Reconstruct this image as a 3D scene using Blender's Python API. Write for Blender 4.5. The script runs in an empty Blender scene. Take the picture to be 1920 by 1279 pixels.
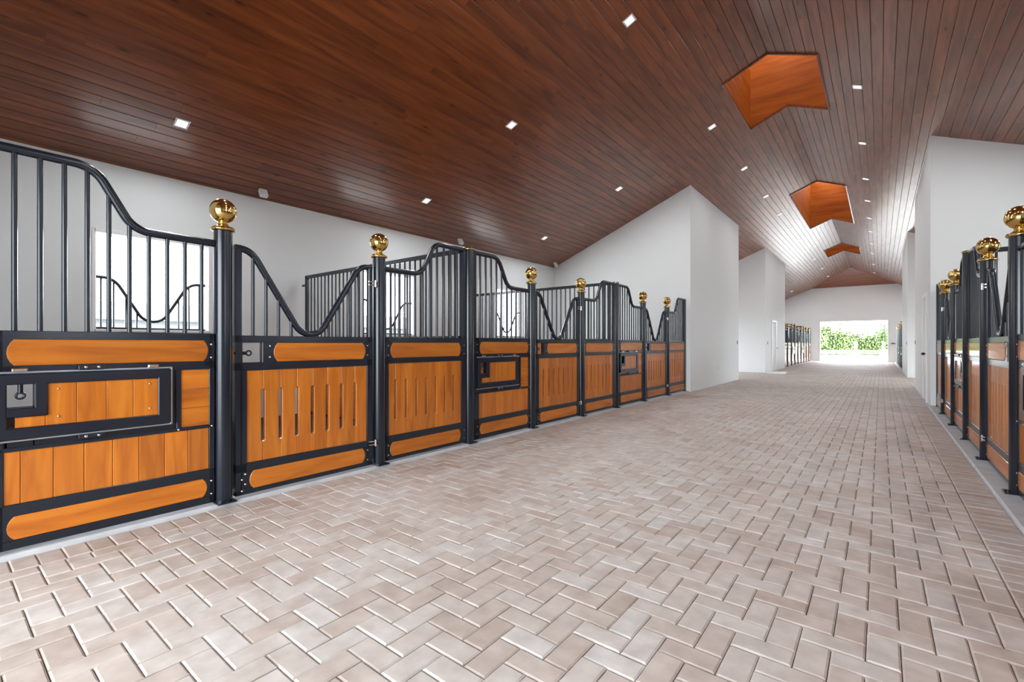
import bpy, math, random
import numpy as np
from mathutils import Matrix, Vector

random.seed(7)
S = bpy.context.scene
COL = S.collection

# ------------------------------------------------------------------ camera, sky, exposure
F_PX, YAW, CAM_H = 876.5, 0.6676, 1.119
cd = bpy.data.cameras.new('camera')
cd.sensor_width = 36.0
cd.lens = F_PX / 1920 * 36
cd.shift_y = 5.66 / 1920
cd.clip_start = 0.02
cd.clip_end = 400
cam = bpy.data.objects.new('camera', cd)
cam.location = (0, 0, CAM_H)
cam.rotation_euler = (math.pi / 2, 0, YAW)
COL.objects.link(cam)
S.camera = cam

W = bpy.data.worlds.new('sky')
S.world = W
W.use_nodes = True
wn, wl = W.node_tree.nodes, W.node_tree.links
bg = wn['Background']
tc = wn.new('ShaderNodeTexCoord')
nz = wn.new('ShaderNodeTexNoise'); nz.inputs['Scale'].default_value = 2.2; nz.inputs['Detail'].default_value = 5
rp = wn.new('ShaderNodeValToRGB')
rp.color_ramp.elements[0].color = (0.78, 0.88, 1.0, 1); rp.color_ramp.elements[0].position = 0.3
rp.color_ramp.elements[1].color = (0.93, 0.97, 1.0, 1); rp.color_ramp.elements[1].position = 0.6
wl.new(tc.outputs['Generated'], nz.inputs['Vector']); wl.new(nz.outputs['Fac'], rp.inputs['Fac'])
wl.new(rp.outputs['Color'], bg.inputs['Color'])
bg.inputs['Strength'].default_value = 8.0

LAMP_STALL, LAMP_AISLE = 15.0, 5.5      # watts of each recessed light over the stalls and beside the ridge
S.cycles.use_adaptive_sampling = True
S.cycles.adaptive_threshold = 0.03
S.cycles.use_light_tree = False; S.cycles.max_bounces = 6
S.cycles.diffuse_bounces = 3
S.cycles.glossy_bounces = 3
S.cycles.transmission_bounces = 2
S.cycles.caustics_reflective = False
S.cycles.caustics_refractive = False
S.view_settings.view_transform = 'Standard'
S.view_settings.look = 'None'
S.view_settings.exposure = 1.0
S.view_settings.gamma = 1.0
S.view_settings.use_curve_mapping = False

# ------------------------------------------------------------------ layout numbers (metres; aisle runs along +Y)
XR = -1.40                      # ridge
RZ, SL = 5.70, 0.408              # ridge height, roof slope
def ceil_z(x): return RZ - SL * abs(x - XR)
def mx(x): return 2 * XR - x      # mirror across the aisle
YM = 18.1
def my(y): return 2 * YM - y      # mirror near <-> far
XPOST = -3.597
PANEL, DOORW = 1.1858, 1.2883
POSTS = [0.126]
for _i in range(3):
    POSTS += [POSTS[-1] + PANEL]; POSTS += [POSTS[-1] + DOORW]; POSTS += [POSTS[-1] + PANEL]
XWALL = -7.3
XBLOCK = -3.5
Y_END, Y_NEAR = 36.85, -2.4
HIPY = Y_END - 2.2

# ------------------------------------------------------------------ materials
def new_mat(name):
    m = bpy.data.materials.new(name); m.use_nodes = True
    return m, m.node_tree.nodes, m.node_tree.links, m.node_tree.nodes['Principled BSDF']

def plain(name, col, rough=0.5, metal=0.0, coat=0.0, coat_rough=0.1, noise=0.0, nscale=6.0, bump=0.0, bscale=60.0, emit=None):
    m, n, l, b = new_mat(name)
    b.inputs['Base Color'].default_value = (*col, 1)
    b.inputs['Roughness'].default_value = rough
    b.inputs['Metallic'].default_value = metal
    b.inputs['Coat Weight'].default_value = coat
    b.inputs['Coat Roughness'].default_value = coat_rough
    t = n.new('ShaderNodeTexCoord')
    if noise:
        z = n.new('ShaderNodeTexNoise'); z.inputs['Scale'].default_value = nscale; z.inputs['Detail'].default_value = 3
        r = n.new('ShaderNodeValToRGB')
        r.color_ramp.elements[0].position = 0.3; r.color_ramp.elements[1].position = 0.7
        r.color_ramp.elements[0].color = (*[c * (1 - noise) for c in col], 1)
        r.color_ramp.elements[1].color = (*[min(1, c * (1 + noise * 0.6)) for c in col], 1)
        l.new(t.outputs['Object'], z.inputs['Vector']); l.new(z.outputs['Fac'], r.inputs['Fac']); l.new(r.outputs['Color'], b.inputs['Base Color'])
    if bump:
        z2 = n.new('ShaderNodeTexNoise'); z2.inputs['Scale'].default_value = bscale; z2.inputs['Detail'].default_value = 4
        bp = n.new('ShaderNodeBump'); bp.inputs['Strength'].default_value = bump; bp.inputs['Distance'].default_value = 0.003
        l.new(t.outputs['Object'], z2.inputs['Vector']); l.new(z2.outputs['Fac'], bp.inputs['Height']); l.new(bp.outputs['Normal'], b.inputs['Normal'])
    if emit:
        b.inputs['Emission Color'].default_value = (*emit[0], 1); b.inputs['Emission Strength'].default_value = emit[1]
    return m

def rnd_node(n, l):
    """a 0..1 number of its own for every piece: face attribute 'rnd' plus the object's random value"""
    a = n.new('ShaderNodeAttribute'); a.attribute_name = 'rnd'
    o = n.new('ShaderNodeObjectInfo')
    s = n.new('ShaderNodeMath'); s.operation = 'ADD'
    l.new(a.outputs['Fac'], s.inputs[0]); l.new(o.outputs['Random'], s.inputs[1])
    f = n.new('ShaderNodeMath'); f.operation = 'FRACT'
    l.new(s.outputs[0], f.inputs[0])
    return f

def wood(name, cols, axis, long_scale, cross_scale, rough, coat, coat_rough, vary, knots=0.0, spec=0.5):
    m, n, l, b = new_mat(name)
    t = n.new('ShaderNodeTexCoord'); r = rnd_node(n, l)
    off = n.new('ShaderNodeVectorMath'); off.operation = 'SCALE'; off.inputs[0].default_value = (37.1, 53.7, 71.3)
    l.new(r.outputs[0], off.inputs['Scale'])
    ad = n.new('ShaderNodeVectorMath'); ad.operation = 'ADD'
    l.new(t.outputs['Object'], ad.inputs[0]); l.new(off.outputs['Vector'], ad.inputs[1])
    mp = n.new('ShaderNodeMapping')
    sc = [cross_scale] * 3; sc[axis] = long_scale
    mp.inputs['Scale'].default_value = sc
    l.new(ad.outputs['Vector'], mp.inputs['Vector'])
    z = n.new('ShaderNodeTexNoise'); z.inputs['Scale'].default_value = 1.0; z.inputs['Detail'].default_value = 4; z.inputs['Distortion'].default_value = 0.9
    l.new(mp.outputs['Vector'], z.inputs['Vector'])
    rp = n.new('ShaderNodeValToRGB'); e = rp.color_ramp.elements
    e[0].position = 0.28; e[0].color = (*cols[0], 1)
    e[1].position = 0.72; e[1].color = (*cols[2], 1)
    k = e.new(0.5); k.color = (*cols[1], 1)
    l.new(z.outputs['Fac'], rp.inputs['Fac'])
    hv = n.new('ShaderNodeHueSaturation')
    mr = n.new('ShaderNodeMapRange'); mr.inputs['To Min'].default_value = 1 - vary; mr.inputs['To Max'].default_value = 1 + vary
    l.new(r.outputs[0], mr.inputs['Value']); l.new(mr.outputs['Result'], hv.inputs['Value'])
    l.new(rp.outputs['Color'], hv.inputs['Color'])
    last = hv.outputs['Color']
    if knots:
        mp2 = n.new('ShaderNodeMapping'); sc2 = [7.0] * 3; sc2[axis] = 2.2; mp2.inputs['Scale'].default_value = sc2
        l.new(ad.outputs['Vector'], mp2.inputs['Vector'])
        v = n.new('ShaderNodeTexVoronoi'); v.inputs['Scale'].default_value = 0.8
        l.new(mp2.outputs['Vector'], v.inputs['Vector'])
        kr = n.new('ShaderNodeValToRGB'); kr.color_ramp.elements[0].position = 0.03; kr.color_ramp.elements[0].color = (knots,) * 3 + (1,)
        kr.color_ramp.elements[1].position = 0.13; kr.color_ramp.elements[1].color = (0, 0, 0, 1)
        l.new(v.outputs['Distance'], kr.inputs['Fac'])
        mixk = n.new('ShaderNodeMix'); mixk.data_type = 'RGBA'
        l.new(kr.outputs['Color'], mixk.inputs['Factor'])
        l.new(last, mixk.inputs[6]); mixk.inputs[7].default_value = (*[c * 0.25 for c in cols[0]], 1)
        last = mixk.outputs[2]
    l.new(last, b.inputs['Base Color'])
    b.inputs['Roughness'].default_value = rough
    b.inputs['Specular IOR Level'].default_value = spec
    b.inputs['Coat Weight'].default_value = coat; b.inputs['Coat Roughness'].default_value = coat_rough
    return m

def paver_mat():
    m, n, l, b = new_mat('paver_concrete')
    t = n.new('ShaderNodeTexCoord'); r = rnd_node(n, l)
    geo = n.new('ShaderNodeNewGeometry')
    rp = n.new('ShaderNodeValToRGB'); e = rp.color_ramp.elements
    e[0].position = 0.0; e[0].color = (0.45, 0.38, 0.335, 1)
    e[1].position = 1.0; e[1].color = (0.57, 0.55, 0.53, 1)
    for p, c in ((0.12, (0.50, 0.44, 0.395)), (0.45, (0.53, 0.48, 0.44)), (0.8, (0.55, 0.51, 0.475))):
        k = e.new(p); k.color = (*c, 1)
    l.new(r.outputs[0], rp.inputs['Fac'])
    z = n.new('ShaderNodeTexNoise'); z.inputs['Scale'].default_value = 11; z.inputs['Detail'].default_value = 4
    l.new(geo.outputs['Position'], z.inputs['Vector'])
    zr = n.new('ShaderNodeValToRGB'); zr.color_ramp.elements[0].position = 0.3; zr.color_ramp.elements[0].color = (0.84, 0.80, 0.77, 1)
    zr.color_ramp.elements[1].position = 0.72; zr.color_ramp.elements[1].color = (1.1, 1.1, 1.1, 1)
    l.new(z.outputs['Fac'], zr.inputs['Fac'])
    mu = n.new('ShaderNodeMix'); mu.data_type = 'RGBA'; mu.blend_type = 'MULTIPLY'; mu.inputs['Factor'].default_value = 1.0
    l.new(rp.outputs['Color'], mu.inputs[6]); l.new(zr.outputs['Color'], mu.inputs[7])
    z3 = n.new('ShaderNodeTexNoise'); z3.inputs['Scale'].default_value = 0.8; z3.inputs['Detail'].default_value = 3
    l.new(geo.outputs['Position'], z3.inputs['Vector'])
    zr3 = n.new('ShaderNodeValToRGB'); zr3.color_ramp.elements[0].position = 0.35; zr3.color_ramp.elements[0].color = (0.92, 0.89, 0.87, 1)
    zr3.color_ramp.elements[1].position = 0.65; zr3.color_ramp.elements[1].color = (1.04, 1.04, 1.04, 1)
    l.new(z3.outputs['Fac'], zr3.inputs['Fac'])
    mu2 = n.new('ShaderNodeMix'); mu2.data_type = 'RGBA'; mu2.blend_type = 'MULTIPLY'; mu2.inputs['Factor'].default_value = 1.0
    l.new(mu.outputs[2], mu2.inputs[6]); l.new(zr3.outputs['Color'], mu2.inputs[7])
    l.new(mu2.outputs[2], b.inputs['Base Color'])
    b.inputs['Roughness'].default_value = 0.62
    z2 = n.new('ShaderNodeTexNoise'); z2.inputs['Scale'].default_value = 180; z2.inputs['Detail'].default_value = 1
    l.new(geo.outputs['Position'], z2.inputs['Vector'])
    bp = n.new('ShaderNodeBump'); bp.inputs['Strength'].default_value = 0.25; bp.inputs['Distance'].default_value = 0.001
    l.new(z2.outputs['Fac'], bp.inputs['Height']); l.new(bp.outputs['Normal'], b.inputs['Normal'])
    return m

ORANGE = [(0.33, 0.085, 0.006), (0.45, 0.130, 0.009), (0.52, 0.170, 0.015)]
BROWN = [(0.125, 0.029, 0.007), (0.205, 0.049, 0.011), (0.265, 0.069, 0.017)]
M = dict(
    white=plain('white_plaster', (0.765, 0.785, 0.785), 0.55, noise=0.0),
    trimwhite=plain('white_gloss_paint', (0.82, 0.82, 0.81), 0.3),
    steel=plain('black_powder_coat', (0.007, 0.0115, 0.020), 0.22),
    chrome=plain('stainless', (0.75, 0.75, 0.74), 0.18, metal=1.0),
    rim_highlight=plain('steel_edge_highlight', (0.42, 0.48, 0.55), 0.25, metal=0.6),  # feeder rim steel painted lighter: the highlight along its edges is in the colour
    brass=plain('polished_brass', (0.62, 0.43, 0.15), 0.13, metal=1.0),
    oak_v=wood('orange_board_upright', ORANGE, 2, 1.6, 15, 0.5, 0.55, 0.06, 0.13, spec=0.25),
    oak_h=wood('orange_board_level', ORANGE, 0, 1.6, 15, 0.5, 0.55, 0.06, 0.13, spec=0.25),
    ceil=wood('stained_ceiling_board', BROWN, 1, 0.9, 9, 0.45, 0.95, 0.23, 0.13, knots=0.8, spec=0.15),
    ceil_x=wood('stained_hip_board', BROWN, 0, 0.9, 9, 0.45, 0.95, 0.23, 0.13, knots=0.8, spec=0.15),
    well=wood('skylight_lining_board', [(0.26, 0.060, 0.004), (0.36, 0.092, 0.006), (0.42, 0.12, 0.009)], 0, 0.9, 9, 0.6, 0.0, 0.2, 0.1, knots=0.5, spec=0.2),
    groove=plain('groove_dark', (0.02, 0.008, 0.004), 0.8),
    paver=paver_mat(),
    sand=plain('joint_sand', (0.16, 0.11, 0.075), 0.95, noise=0.3, nscale=60),
    concrete=plain('concrete_sill', (0.50, 0.52, 0.54), 0.6, noise=0.12, nscale=7, bump=0.1, bscale=90),
    rubber=plain('rubber_mat', (0.035, 0.035, 0.036), 0.8, noise=0.2, nscale=30),
    lens=plain('lamp_lens', (0.9, 0.9, 0.88), 0.4, emit=((1, 0.99, 0.97), 0.8)),
    black=plain('black_plastic', (0.01, 0.01, 0.01), 0.35),
    grey=plain('grey_plastic', (0.16, 0.16, 0.17), 0.4),
    roofm=plain('roof_deck', (0.05, 0.02, 0.01), 0.9),
    drive=plain('pale_drive', (0.42, 0.415, 0.40), 0.9, noise=0.1, nscale=1.2),
    grass=plain('mown_grass', (0.09, 0.13, 0.035), 0.95, noise=0.3, nscale=2),
    leaf=plain('hedge_leaf', (0.15, 0.205, 0.065), 0.6, noise=0.35, nscale=0.9),
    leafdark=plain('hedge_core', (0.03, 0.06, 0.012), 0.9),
    bark=plain('pale_bark', (0.15, 0.14, 0.12), 0.9, noise=0.2, nscale=9),
    barnm=plain('pale_siding', (0.16, 0.165, 0.17), 0.8),
    barnroof=plain('pale_metal_roof', (0.13, 0.14, 0.15), 0.5),
)

M['lens'].cycles.emission_sampling = 'NONE'
# ------------------------------------------------------------------ mesh builder
def offset_poly(P, d):
    """inward offset of a counter-clockwise polygon"""
    n = len(P); out = []
    for i in range(n):
        a, b, c = Vector(P[i - 1]), Vector(P[i]), Vector(P[(i + 1) % n])
        e1, e2 = (b - a).normalized(), (c - b).normalized()
        n1, n2 = Vector((-e1.y, e1.x)), Vector((-e2.y, e2.x))
        k = n1 + n2
        k = k / max(0.35, k.dot(k) / 2) if k.length > 1e-6 else n1
        out.append((b.x + k.x * d, b.y + k.y * d))
    return out

class MB:
    def __init__(s): s.v, s.f, s.r = [], [], []
    def add(s, vs, fs, r=0.0):
        o = len(s.v); s.v += vs; s.f += [tuple(i + o for i in f) for f in fs]; s.r += [r] * len(fs); return s
    def box(s, x0, x1, y0, y1, z0, z1, bev=0.0, r=0.0):
        if not bev:
            vs = [(x, y, z) for z in (z0, z1) for y in (y0, y1) for x in (x0, x1)]
            return s.add(vs, [(0, 2, 3, 1), (4, 5, 7, 6), (0, 1, 5, 4), (1, 3, 7, 5), (3, 2, 6, 7), (2, 0, 4, 6)], r)
        lo, hi = (x0, y0, z0), (x1, y1, z1); vs = []; ix = {}
        for c in range(8):
            s3 = [(c >> k) & 1 for k in range(3)]
            for ax in range(3):
                p = []
                for k in range(3):
                    e = hi[k] if s3[k] else lo[k]
                    p.append(e if k == ax else (e - bev if s3[k] else e + bev))
                ix[c, ax] = len(vs); vs.append(tuple(p))
        fs = []
        for ax in range(3):
            u, w = (ax + 1) % 3, (ax + 2) % 3
            for sd in (0, 1):
                q = [(sd << ax) | (a << u) | (b << w) for a, b in ((0, 0), (1, 0), (1, 1), (0, 1))]
                f = [ix[c, ax] for c in q]; fs.append(tuple(f if sd else f[::-1]))
            for a in (0, 1):
                for b in (0, 1):
                    c0 = (a << u) | (b << w); c1 = c0 | (1 << ax)
                    f = [ix[c0, u], ix[c1, u], ix[c1, w], ix[c0, w]]
                    fs.append(tuple(f if (a ^ b) == 0 else f[::-1]))
        for c in range(8):
            f = [ix[c, 0], ix[c, 1], ix[c, 2]]
            fs.append(tuple(f if bin(c).count('1') % 2 else f[::-1]))
        return s.add(vs, fs, r)
    def prism(s, P, y0, y1, bev=0.0, plane='xz', r=0.0):
        """polygon P (counter-clockwise) swept between y0 (front) and y1; bev rounds the front rim"""
        n = len(P)
        m = {'xz': lambda a, b, t: (a, t, b), 'yz': lambda a, b, t: (t, a, b), 'xy': lambda a, b, t: (a, b, t)}[plane]
        rings = []
        if bev:
            Q = offset_poly(P, bev); dy = bev if y1 > y0 else -bev
            rings = [(Q, y0), (P, y0 + dy), (P, y1)]
        else: rings = [(P, y0), (P, y1)]
        vs = [m(a, b, t) for R, t in rings for a, b in R]; fs = []
        for k in range(len(rings) - 1):
            for i in range(n):
                j = (i + 1) % n
                fs.append((k * n + i, k * n + j, (k + 1) * n + j, (k + 1) * n + i))
        fs.append(tuple(range(n))[::-1]); fs.append(tuple((len(rings) - 1) * n + i for i in range(n)))
        return s.add(vs, fs, r)
    def tube(s, path, rad, n=10, caps=True):
        P = [Vector(p) for p in path]; vs = []; fs = []; up = None
        for i, p in enumerate(P):
            t = (P[min(i + 1, len(P) - 1)] - P[max(i - 1, 0)]).normalized()
            if up is None:
                up = t.orthogonal().normalized()
            up = (up - t * up.dot(t)).normalized(); sd = t.cross(up)
            rr = rad[i] if isinstance(rad, (list, tuple)) else rad
            for k in range(n):
                a = 2 * math.pi * k / n
                vs.append(tuple(p + (up * math.cos(a) + sd * math.sin(a)) * rr))
        for i in range(len(P) - 1):
            for k in range(n):
                j = (k + 1) % n
                fs.append((i * n + k, i * n + j, (i + 1) * n + j, (i + 1) * n + k))
        if caps:
            fs.append(tuple(range(n))[::-1]); fs.append(tuple((len(P) - 1) * n + k for k in range(n)))
        return s.add(vs, fs)
    def lathe(s, prof, c=(0, 0), n=32):
        vs = []; fs = []
        for r, z in prof:
            for k in range(n):
                a = 2 * math.pi * k / n
                vs.append((c[0] + r * math.cos(a), c[1] + r * math.sin(a), z))
        for i in range(len(prof) - 1):
            for k in range(n):
                j = (k + 1) % n
                fs.append((i * n + k, i * n + j, (i + 1) * n + j, (i + 1) * n + k))
        fs.append(tuple(range(n))[::-1]); fs.append(tuple((len(prof) - 1) * n + k for k in range(n)))
        return s.add(vs, fs)
    def torus(s, c, R, r, n=18, m=8):   # ring in the local xz plane
        vs = []; fs = []
        for i in range(n):
            a = 2 * math.pi * i / n
            for k in range(m):
                b = 2 * math.pi * k / m
                vs.append((c[0] + (R + r * math.cos(b)) * math.cos(a), c[1] + r * math.sin(b), c[2] + (R + r * math.cos(b)) * math.sin(a)))
        for i in range(n):
            for k in range(m):
                fs.append((i * m + k, i * m + (k + 1) % m, ((i + 1) % n) * m + (k + 1) % m, ((i + 1) % n) * m + k))
        return s.add(vs, fs)
    def mesh(s, name, mat, smooth=None, rnd=False):
        me = bpy.data.meshes.new(name); me.from_pydata(s.v, [], s.f); me.materials.append(M[mat])
        if rnd:
            at = me.attributes.new('rnd', 'FLOAT', 'FACE'); at.data.foreach_set('value', s.r)
        if smooth is not None:
            me.shade_smooth()
            try: me.set_sharp_from_angle(angle=math.radians(smooth))
            except Exception: pass
        me.update(); return me
    def build(s, name, mat, parent=None, smooth=None, rnd=False):
        return link(name, s.mesh(name, mat, smooth, rnd), parent)

def link(name, me, parent=None, loc=None):
    o = bpy.data.objects.new(name, me); COL.objects.link(o)
    if parent is not None: o.parent = parent
    if loc is not None: o.location = loc
    return o
def tag(o, label=None, cat=None, group=None, kind=None):
    if label: o['label'] = label
    if cat: o['category'] = cat
    if group: o['group'] = group
    if kind: o['kind'] = kind
    return o
def thing(name, label, cat, loc=(0, 0, 0), rz=0.0, sy=1.0, group=None):
    o = bpy.data.objects.new(name, None); COL.objects.link(o)
    o.empty_display_size = 0.2; o.location = loc; o.rotation_euler = (0, 0, rz); o.scale = (1, sy, 1)
    return tag(o, label, cat, group)
def copy_tree(o, parent=None, skip=()):   # keepers are added afterwards to single posts
    c = o.copy(); COL.objects.link(c)
    if parent is not None: c.parent = parent
    for ch in o.children:
        if ch.name.split('.')[0] in skip or ch.name.startswith('keeper'): continue
        copy_tree(ch, c, skip)
    return c

def round_poly(pts, rads, n=8):
    """polyline with its inner corners rounded"""
    out = [pts[0]]
    for i in range(1, len(pts) - 1):
        a, b, c = Vector(pts[i - 1]), Vector(pts[i]), Vector(pts[i + 1])
        d1, d2 = (a - b).normalized(), (c - b).normalized()
        ang = math.acos(max(-1, min(1, d1.dot(d2)))); r = rads[i - 1]
        t = min(r / math.tan(ang / 2), (a - b).length * 0.98, (c - b).length * 0.98); r = t * math.tan(ang / 2)
        cen = b + (d1 + d2).normalized() * (r / math.sin(ang / 2))
        p, q = b + d1 * t - cen, b + d2 * t - cen
        th = math.acos(max(-1, min(1, p.normalized().dot(q.normalized()))))
        for k in range(n + 1):
            f = k / n
            v = (p * math.sin((1 - f) * th) + q * math.sin(f * th)) / math.sin(th)
            out.append(tuple(cen + v))
    out.append(pts[-1]); return out
def rail_z(path, x):
    for (x0, z0), (x1, z1) in zip(path, path[1:]):
        if min(x0, x1) <= x <= max(x0, x1) and abs(x1 - x0) > 1e-6: return z0 + (z1 - z0) * (x - x0) / (x1 - x0)
    return path[-1][1]

def project(P):
    P = np.asarray(P, float); s, c = math.sin(YAW), math.cos(YAW)
    d = -P[:, 0] * s + P[:, 1] * c; r = P[:, 0] * c + P[:, 1] * s
    dd = np.where(d > 0.05, d, np.nan)
    return 960 + F_PX * r / dd, 645.16 - F_PX * (P[:, 2] - CAM_H) / dd
def seen_area(corner, ex, ey, n=9, m=3):
    """rough picture area of a flat piece (how large it shows), counting only what lies inside the frame"""
    corner, ex, ey = map(np.array, (corner, ex, ey))
    a = (np.arange(n) + .5) / n; b = (np.arange(m) + .5) / m
    P = corner + a[:, None, None] * ex + b[None, :, None] * ey
    P = P.reshape(-1, 3); u, v = project(P)
    ok = (u > 0) & (u < 1920) & (v > 0) & (v < 1279)
    u1, v1 = project(P + ex * 0.01); u2, v2 = project(P + ey * 0.01)
    ar = np.abs((u1 - u) * (v2 - v) - (u2 - u) * (v1 - v))
    return float(np.nansum(np.where(ok, ar, 0)))

# ------------------------------------------------------------------ structure: walls
def struct(o): o['kind'] = 'structure'; return o

# outer long walls with a window for every stall and a gateway for the cross aisle
WIN_Z = (1.30, 2.47)
stall_mid = [(POSTS[3 * k] + POSTS[3 * k + 3]) / 2 - 0.07 for k in range(3)]
WINDOWS = [(m - 0.605, m + 0.605) for m in stall_mid] + [(my(m) - 0.605, my(m) + 0.605) for m in stall_mid]
CROSS = (16.2, 20.0)
def long_wall(name, x_in, x_out):
    b = MB(); x0, x1 = min(x_in, x_out), max(x_in, x_out); top = 3.42
    cuts = sorted([(a, c, WIN_Z[0], WIN_Z[1]) for a, c in WINDOWS] + [(16.9, 19.3, 0.0, 2.4)])
    y = Y_NEAR
    for a, c, z0, z1 in cuts:
        b.box(x0, x1, y, a, 0, top)
        if z0 > 0: b.box(x0, x1, a, c, 0, z0)
        b.box(x0, x1, a, c, z1, top); y = c
    b.box(x0, x1, y, Y_END + 0.2, 0, top)
    return struct(b.build(name, 'white'))
long_wall('wall_left', XWALL, XWALL - 0.2)
long_wall('wall_right', mx(XWALL), mx(XWALL) + 0.2)

# end walls with the wide doorway
DOOR_X, DOOR_Z = (-3.17, 0.40), 2.68
def end_wall(name, y0, y1, flat):
    b = MB(); xs = [XWALL, XR - 2.2, XR, XR + 2.2, mx(XWALL)]
    def top(x): return (min(ceil_z(x), ceil_z(XR + 2.2)) if flat else ceil_z(x)) + 0.012
    def piece(xa, xb, z0):
        k = [xa] + [x for x in xs if xa < x < xb] + [xb]
        P = [(xa, z0), (xb, z0)] + [(x, top(x)) for x in reversed(k)]
        b.prism(P, y0, y1)
    piece(XWALL, DOOR_X[0], 0); piece(DOOR_X[1], mx(XWALL), 0); piece(DOOR_X[0], DOOR_X[1], DOOR_Z)
    return struct(b.build(name, 'white'))
end_wall('wall_far', Y_END, Y_END + 0.2, True)
end_wall('wall_near', Y_NEAR, Y_NEAR + 0.2, False)
# white reveal trim around the far doorway
b = MB()
for xa, xb, za, zb in ((DOOR_X[0], DOOR_X[1], DOOR_Z - 0.10, DOOR_Z), (DOOR_X[0], DOOR_X[0] + 0.05, 0, DOOR_Z - 0.10), (DOOR_X[1] - 0.05, DOOR_X[1], 0, DOOR_Z - 0.10)):
    b.box(xa, xb, Y_END - 0.015, Y_END + 0.22, za, zb, 0.006)
struct(b.build('trim_1', 'trimwhite'))

# closed rooms between the stall rows and the cross aisle
def room_walls(name, xf, xb, y0, y1, t=0.16):
    b = MB(); sg = 1 if xb < xf else -1
    def pr(xa, xb_, ya, yb):
        xa, xb_ = min(xa, xb_), max(xa, xb_)
        b.prism([(xa, 0), (xb_, 0), (xb_, ceil_z(xb_) + 0.012), (xa, ceil_z(xa) + 0.012)], ya, yb)
    pr(xf, xf - sg * t, y0, y1)
    pr(xf - sg * t, xb, y0, y0 + t); pr(xf - sg * t, xb, y1 - t, y1)
    return struct(b.build(name, 'white'))
ROOM = (11.19, 15.93)
room_walls('wall_left_room', XBLOCK, XWALL, *ROOM)
room_walls('wall_right_room', mx(XBLOCK), mx(XWALL), *ROOM)
room_walls('wall_left_room_far', XBLOCK, XWALL, my(ROOM[1]), my(ROOM[0]))
room_walls('wall_right_room_far', mx(XBLOCK), mx(XWALL), my(ROOM[1]), my(ROOM[0]))
# corner pilaster on the right-hand room
xa = mx(XBLOCK)
struct(MB().prism([(xa, 0), (xa + .25, 0), (xa + .25, ceil_z(xa + .25)), (xa, ceil_z(xa))], ROOM[0] - .012, ROOM[0]).build('trim_6', 'white'))
# side walls closing the stall rows at either end of the building
for nm, xf, xb in (('left', XBLOCK, XWALL), ('right', mx(XBLOCK), mx(XWALL))):
    b = MB(); xa, xb = min(xf, xb), max(xf, xb)
    b.prism([(xa, 0), (xb, 0), (xb, ceil_z(xb) + 0.012), (xa, ceil_z(xa) + 0.012)], -0.08, 0.05)
    struct(b.build('wall_%s_stall_end' % nm, 'white'))

# ------------------------------------------------------------------ floor
floor = MB().box(XWALL - 0.2, mx(XWALL) + 0.2, Y_NEAR - 0.2, Y_END + 0.2, -0.12, -0.012).build('floor', 'sand')
struct(floor)
GX, GY = 0.058, 0.072
FX0, FX1 = GX - 3.4, GX + 0.4          # herringbone field between the two soldier courses
SLD = 0.2
EDGE_L, EDGE_R = FX0 - SLD, FX1 + SLD
def paver_mesh(w, d):
    g, c, h = 0.0016, 0.0065, 0.0045
    x0, x1, y0, y1 = g, w - g, g, d - g
    vs = [(x0 + c, y0 + c, 0), (x1 - c, y0 + c, 0), (x1 - c, y1 - c, 0), (x0 + c, y1 - c, 0),
          (x0, y0, -h), (x1, y0, -h), (x1, y1, -h), (x0, y1, -h),
          (x0, y0, -0.03), (x1, y0, -0.03), (x1, y1, -0.03), (x0, y1, -0.03)]
    fs = [(0, 1, 2, 3)]
    for k in (0, 4):
        for i in range(4):
            j = (i + 1) % 4; fs.append((k + i, k + 4 + i, k + 4 + j, k + j))
    return vs, fs
bricks = []     # x, y, w, d
def cell_ok(x, y):
    X, Y = GX + .1 * x + .05, GY + .1 * y + .05
    if not (Y_NEAR < Y < Y_END + 0.25): return False
    if FX0 < X < FX1: return True
    return CROSS[0] - 0.2 < Y < CROSS[1] + 0.2 and XWALL - 0.15 < X < mx(XWALL) + 0.15
NX0, NX1 = int((XWALL - GX) / .1) - 3, int((mx(XWALL) - GX) / .1) + 3
for yi in range(int((Y_NEAR - GY) / .1) - 2, int((Y_END - GY) / .1) + 4):
    for xi in range(NX0, NX1):
        s_ = (xi + yi) % 4
        if s_ == 1: a, c2 = (xi, yi), (xi + 1, yi)
        elif s_ == 3: a, c2 = (xi, yi), (xi, yi + 1)
        else: continue
        oa, oc = cell_ok(*a), cell_ok(*c2)
        if oa and oc: bricks.append((GX + .1 * a[0], GY + .1 * a[1], .2 if s_ == 1 else .1, .1 if s_ == 1 else .2))
        elif oa: bricks.append((GX + .1 * a[0], GY + .1 * a[1], .1, .1))
        elif oc: bricks.append((GX + .1 * c2[0], GY + .1 * c2[1], .1, .1))
y = -2.317
while y < Y_END + 0.2:
    if not (CROSS[0] - 0.25 < y < CROSS[1] + 0.15):
        bricks.append((EDGE_L, y, SLD, .1)); bricks.append((FX1, y, SLD, .1))
    y += .1
sizes = np.array([seen_area((x, y, 0), (w, 0, 0), (0, d, 0), 2, 2) for x, y, w, d in bricks])
order = np.argsort(-sizes)
single = set(order[:300].tolist())
pm = {}
stuff = MB()
rng = random.Random(3)
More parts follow.
